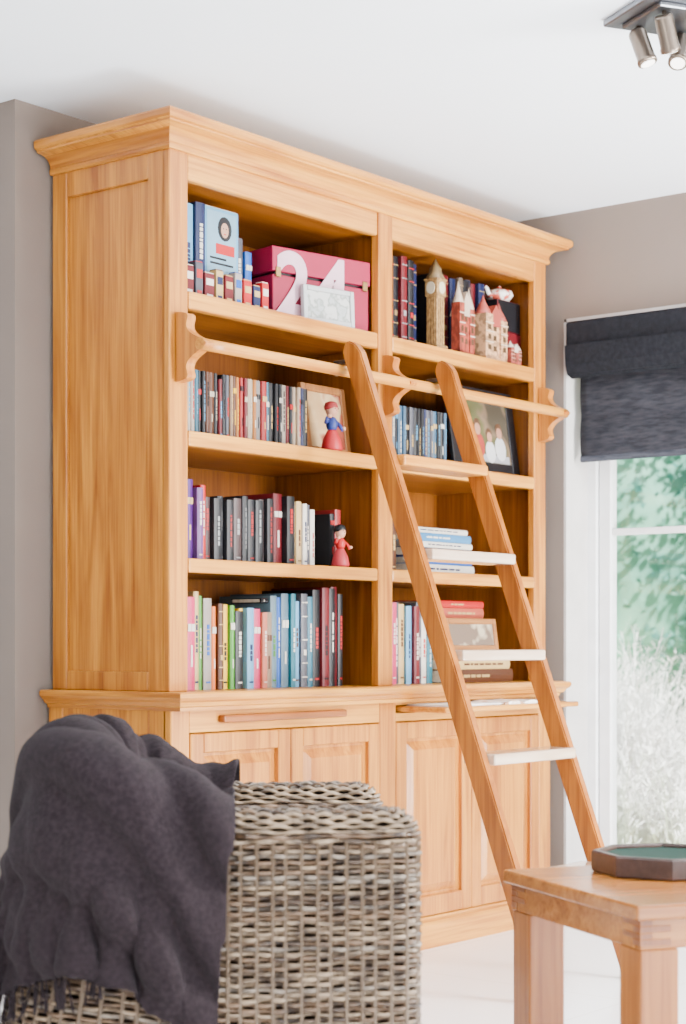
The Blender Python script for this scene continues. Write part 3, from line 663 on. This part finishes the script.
# ------------------------------------------------------------------ throw: cloth relaxed over the chair (position based)
a0=.0100
NX,NY=84,140
CLa=np.array([(c[0],c[1]) for c in cl[::2]])
def np_smooth(t): t=np.clip(t,0,1); return t*t*(3-2*t)
P_=np.zeros((NY+1,NX+1,3))
uu=np.arange(NX+1)/NX; vv=np.arange(NY+1)/NY
U,V=np.meshgrid(uu,vv)
xs0,xs1=-.60,.118; ys0,ys1=-.76,.50
rng=np.random.RandomState(3)
X_=xs0+(xs1-xs0)*U; Y_=ys0+(ys1-ys0)*V
th_=math.radians(7); px,py=xs1,-.36
P_[...,0]=px+(X_-px)*math.cos(th_)+(Y_-py)*math.sin(th_)*np.where(Y_<py,1.0,.25)
P_[...,1]=py-(X_-px)*math.sin(th_)+(Y_-py)*math.cos(th_)
P_[...,2]=.865+.012*np.sin(U*(xs1-xs0)*2*np.pi/.12+2.2*np.sin(V*4.))+.001*rng.randn(NY+1,NX+1)
prev=P_.copy()
ax,ay=a0*.86,a0*.94
dg_=math.hypot(ax,ay)
def cons(A,Bv,rest,st):
    d=Bv-A; L=np.sqrt((d*d).sum(-1,keepdims=True))+1e-9
    return d*((L-rest)/L)*.5*st
def solve(st_bend):
    for s in (0,1):
        A=P_[:,s:-1:2]; Bv=P_[:,s+1::2]; m=min(A.shape[1],Bv.shape[1]); c=cons(A[:,:m],Bv[:,:m],ax,1.); A[:,:m]+=c; Bv[:,:m]-=c
        A=P_[s:-1:2]; Bv=P_[s+1::2]; m=min(A.shape[0],Bv.shape[0]); c=cons(A[:m],Bv[:m],ay,1.); A[:m]+=c; Bv[:m]-=c
    for s in (0,1):
        A=P_[s:-1:2,:-1]; Bv=P_[s+1::2,1:]; m=min(A.shape[0],Bv.shape[0]); c=cons(A[:m],Bv[:m],dg_,.25); A[:m]+=c; Bv[:m]-=c
        A=P_[s:-1:2,1:]; Bv=P_[s+1::2,:-1]; m=min(A.shape[0],Bv.shape[0]); c=cons(A[:m],Bv[:m],dg_,.25); A[:m]+=c; Bv[:m]-=c
    c=cons(P_[:,:-3],P_[:,3:],ax*3,st_bend); P_[:,:-3]+=c; P_[:,3:]-=c
    c=cons(P_[:-3],P_[3:],ay*3,st_bend); P_[:-3]+=c; P_[3:]-=c
def collide():
    Q=P_.reshape(-1,3)
    x=Q[:,0]
    Tt=.69+.105*np_smooth((.10-x)/.30)
    zf=np.clip((Q[:,2]-ZB)/(Tt-.05-ZB),0,1)
    sh=-.10*(1-zf)*np_smooth((.02-x)/.2)
    xy=Q[:,:2].copy(); xy[:,0]-=sh
    D=((xy[:,None,:]-CLa[None])**2).sum(-1); idx=D.argmin(1); d=np.sqrt(D[np.arange(len(Q)),idx])+1e-9
    c=CLa[idx]; n2=(xy-c)/d[:,None]
    T=.69+.105*np_smooth((.10-c[:,0])/.30)-.05
    Rc=hw+.014; dz=Q[:,2]-T
    up=dz>0
    r=np.sqrt(d*d+dz*dz)
    m=up&(r<Rc)
    if m.any():
        sc=(Rc/r[m]); nx=(xy[m]-c[m])*sc[:,None]+c[m]
        Q[m,0]=nx[:,0]+sh[m]; Q[m,1]=nx[:,1]; Q[m,2]=T[m]+dz[m]*sc
    m2=(~up)&(d<Rc)
    if m2.any():
        nn=c[m2]+n2[m2]*Rc; Q[m2,0]=nn[:,0]+sh[m2]; Q[m2,1]=nn[:,1]
    ins=(np.abs(Q[:,1])<.26)&(Q[:,0]>XBACK+.09)&(Q[:,2]<.60)
    Q[ins,2]=.60
    fl=Q[:,2]<.02; Q[fl,2]=.02
    sh_=P_.shape[:2]
    return (m|ins).reshape(sh_),(m2|fl).reshape(sh_)
for it in range(250):
    start=P_.copy()
    vel=(P_-prev)*.96; prev=P_.copy()
    P_+=vel; P_[...,2]-=9.8*.008**2
    for q in range(10): solve(.04)
    hu,hs=collide()
    P_[hu]=start[hu]*.93+P_[hu]*.07
    P_[hs]=start[hs]*.35+P_[hs]*.65
    collide()
    prev[hu]=P_[hu]; prev[hs]=prev[hs]*.4+P_[hs]*.6
def normals():
    du=np.gradient(P_,axis=1); dv=np.gradient(P_,axis=0)
    N=np.cross(du,dv); N/=np.linalg.norm(N,axis=-1,keepdims=True)+1e-9
    return N
N=normals()
if N[NY//2,NX//2,2]<0: N=-N
for q in range(6):
    N[1:-1,1:-1]=(N[1:-1,1:-1]*2+N[:-2,1:-1]+N[2:,1:-1]+N[1:-1,:-2]+N[1:-1,2:])/6
N/=np.linalg.norm(N,axis=-1,keepdims=True)+1e-9
Fd=np.zeros((NY+1,NX+1)); Sh=np.zeros((NY+1,NX+1))
def fold(q):
    # rounded fold that leans over: slow rise, steep fall
    t=q-math.floor(q)
    return math.sin(math.pi*(t**.55))**1.3 if t>0 else 0.
for j in range(NY+1):
    for i in range(NX+1):
        u=i*ax; v=j*ay
        along=.66*u-.75*v; across=.75*u+.66*v
        wv=noise.noise(Vector((along*1.0,across*2.4,1.3))); w2=noise.noise(Vector((along*1.6+4,across*4,7.)))
        f1=fold(across/.118+wv*1.1)
        f2=fold(across/.052+along*2.2+w2*1.5)
        f3=fold((.97*u+.10*v)/.095+w2*1.2)
        a1=max(.4,min(1,.8+.8*noise.noise(Vector((along*2,across*3,3.)))))
        a2=max(0,min(1,.45+1.3*noise.noise(Vector((along*2.5,across*5,13.)))))
        a3=max(0,min(1,.2+1.3*noise.noise(Vector((u*4,v*3,23.)))))
        Fd[j,i]=.036*a1*f1+.010*a2*f2+.012*a3*f3
P_+=N*Fd[...,None]
verts=P_.reshape(-1,3).tolist()
cut=[min(40,int(round(.58*max(0,NX-i)))) for i in range(NX+2)]
faces=[]
for j in range(NY):
    rc=int(round(3*max(0,1-j/45)))
    for i in range(NX):
        if j<max(cut[i],cut[i+1]) or i>=NX-rc: continue
        q=j*(NX+1)+i; faces.append((q,q+1,q+NX+2,q+NX+1))
me=bpy.data.meshes.new('throw_blanket'); me.from_pydata(verts,[],faces)
bm=B(); bm.from_mesh(me); bmesh.ops.delete(bm,geom=[v for v in bm.verts if not v.link_faces],context='VERTS')
be=[v for v in bm.verts if v.is_boundary]
for q in range(2): bmesh.ops.smooth_vert(bm,verts=be,factor=.5,use_axis_x=True,use_axis_y=True,use_axis_z=True)
bm.to_mesh(me); bm.free()
thm=mat('plum_grey_wool',(.027,.0195,.0225),.95,col2=(.016,.0115,.0135),nscale=110,stretch=(1,1,1),bump=.35,bscale=300,sheen=.03,spec=.05)
me.materials.append(thm)
th=bpy.data.objects.new('throw_blanket',me); COL.objects.link(th); th.location=(CX,CY,0); th.rotation_euler=(0,0,ca)
top(th,'dark plum-grey fringed wool throw draped over the armchair','blanket')
for p in me.polygons: p.use_smooth=True
bm=B()
for i in range(0,56):
    v=Vector(verts[max(cut[i],cut[i+1])*(NX+1)+i]); nz=noise.noise_vector(Vector((i*.9,2,3)))
    L_=.045*(1 if i<40 else (56-i)/16+.2)
    tube(bm,[v+Vector((0,0,.006)),v+Vector((nz.x*.008,nz.y*.008-.004,-L_*.4)),v+Vector((nz.x*.02,nz.y*.02-.006,-L_))],.0019,n=5)
for j in range(40,NY+1,2):
    v=Vector(verts[j*(NX+1)]); nz=noise.noise_vector(Vector((j*.7,8,3)))
    tube(bm,[v,v+Vector((nz.x*.008-.004,nz.y*.008,-.02)),v+Vector((nz.x*.02-.006,nz.y*.02,-.05))],.0019,n=5)
fr=mk('fringe',bm,thm,parent=th); fr['kind']='stuff'
sd=th.modifiers.new('s','SOLIDIFY'); sd.thickness=.005; sd.offset=0
sb=th.modifiers.new('ss','SUBSURF'); sb.levels=1; sb.render_levels=1

# ------------------------------------------------------------------ garden
bm=B(); box(bm,2.4,30,-12,20,-.25,-.12,0); o=mk('lawn',bm,mat('grass_ground',(.60,.68,.46),.9,col2=(.45,.56,.32),nscale=3)); top(o,'sunlit pale green lawn outside the window','lawn',kind='stuff')
leaf=mat('hedge_leaves',(.30,.62,.46),.8,col2=(.035,.17,.145),nscale=1.3,ramp=(.34,.66),detail=9,spec=.1)
bm=B()
for kx in range(7):
    cx,cy=11+random.uniform(-.5,.5),-3.5+kx*2.
    rx,ry,rz=1.7,1.7,2.7
    for i in range(9000):
        a=random.uniform(0,2*math.pi); u=random.uniform(-1,1); r=random.uniform(.82,1.02)
        s=math.sqrt(1-u*u); d=Vector((s*math.cos(a)*rx,s*math.sin(a)*ry,u*rz)); d*=r*(1+.22*noise.noise(d*2.2+Vector((cx,cy,0))))
        p=Vector((cx-11,cy,2.2))+d
        if p.z<.1: continue
        q=Matrix.Rotation(random.uniform(0,6.28),3,random.choice('XYZ'))@Matrix.Rotation(random.uniform(0,6.28),3,'Z')
        l=.042*random.uniform(.6,1.3)
        vs=[bm.verts.new(p+q@Vector(c)*l) for c in ((-1,0,0),(0,-.7,.1),(1,0,0),(0,.7,.1))]; bm.faces.new(vs)
    bmesh.ops.create_icosphere(bm,subdivisions=3,radius=1,matrix=Matrix.Translation((cx-11,cy,2.2))@Matrix.Diagonal((rx*.78,ry*.78,2.05,1)))
o=mk('hedge',bm,leaf,loc=(11,0,-.12),recalc=False); top(o,'dense tall leafy blue-green garden hedge','hedge',kind='stuff')
reed=mat('pale_reed',(.98,.98,.97),.8,col2=(.95,.96,.92),nscale=5)
bm=B()
for (x,y,n,hh) in ((4.6,1.25,950,1.12),(5.0,2.0,850,1.28),(4.9,.45,650,.92),(5.8,2.8,550,1.3),(4.2,.75,450,.72)):
    for i in range(n):
        a=random.uniform(0,6.28); sp_=random.uniform(.1,1.2); L=hh*random.uniform(.45,1.15)
        b=Vector((x-4.8+random.uniform(-.25,.25),y-1.3+random.uniform(-.25,.25),0)); d=Vector((math.cos(a),math.sin(a),0)); s=Vector((-d.y,d.x,0))*.0030
        pts=[b+d*sp_*L*t*t*.8+Vector((0,0,L*(t-.35*t*t*sp_))) for t in (0,.3,.6,.85,1)]
        w=[1,1.1,1,1.,.2]
        rs=[(bm.verts.new(p-s*w[k_]),bm.verts.new(p+s*w[k_])) for k_,p in enumerate(pts)]
        for q in range(4): bm.faces.new((rs[q][0],rs[q][1],rs[q+1][1],rs[q+1][0]))
        for q in range(26):
            t=random.uniform(.35,1.); c=b+d*sp_*L*t*t*.8+Vector((0,0,L*(t-.35*t*t*sp_))); e=c+Vector((random.uniform(-.04,.04),random.uniform(-.04,.04),random.uniform(-.01,.04)))
            v=[bm.verts.new(c-s*.9),bm.verts.new(c+s*.9),bm.verts.new(e+s*.8),bm.verts.new(e-s*.8)]; bm.faces.new(v)
o=mk('ornamental_grass',bm,reed,loc=(4.8,1.3,-.12),recalc=False); top(o,'pale feathery white ornamental grass bed in the garden','plant',kind='stuff')

# ------------------------------------------------------------------ lights
w=bpy.data.worlds.new('world'); scn.world=w; w.use_nodes=True
bg=w.node_tree.nodes['Background']; bg.inputs[0].default_value=(.86,.93,1,1); bg.inputs[1].default_value=1.1
def area(loc,target,size,sy,pw,col):
    l=bpy.data.lights.new('area_light','AREA'); l.shape='RECTANGLE'; l.size=size; l.size_y=sy; l.energy=pw; l.color=col
    o=bpy.data.objects.new('area_light',l); COL.objects.link(o); o.location=loc
    o.rotation_euler=(Vector(target)-Vector(loc)).to_track_quat('-Z','Y').to_euler(); return o
area((-4.8,-2.2,1.9),(1,.2,1.2),1.2,1.2,75,(1,.95,.88))  # added fill standing in for a window behind the camera
area((1.5,-4.0,1.5),(1.0,0,1.1),1.0,1.2,430,(1,.98,.95))  # added light standing in for a second window, out of view
area((-1.2,-4.2,.5),(-.2,-2.2,2.56),2.4,1.2,90,(.93,.97,1))  # added uplight out of frame, brightens the ceiling
area((1.35,-2.3,.2),(.6,-.9,2.56),1.0,.8,165,(.93,.97,1))  # added uplight out of frame, makes the cornice shade the ceiling
s=bpy.data.lights.new('sun','SUN'); s.energy=20; s.angle=.02; s.color=(1,.98,.95)
so=bpy.data.objects.new('sun',s); COL.objects.link(so); so.location=(6,-6,6); so.rotation_euler=Vector((.35,1.,-1.0)).to_track_quat('-Z','Y').to_euler()
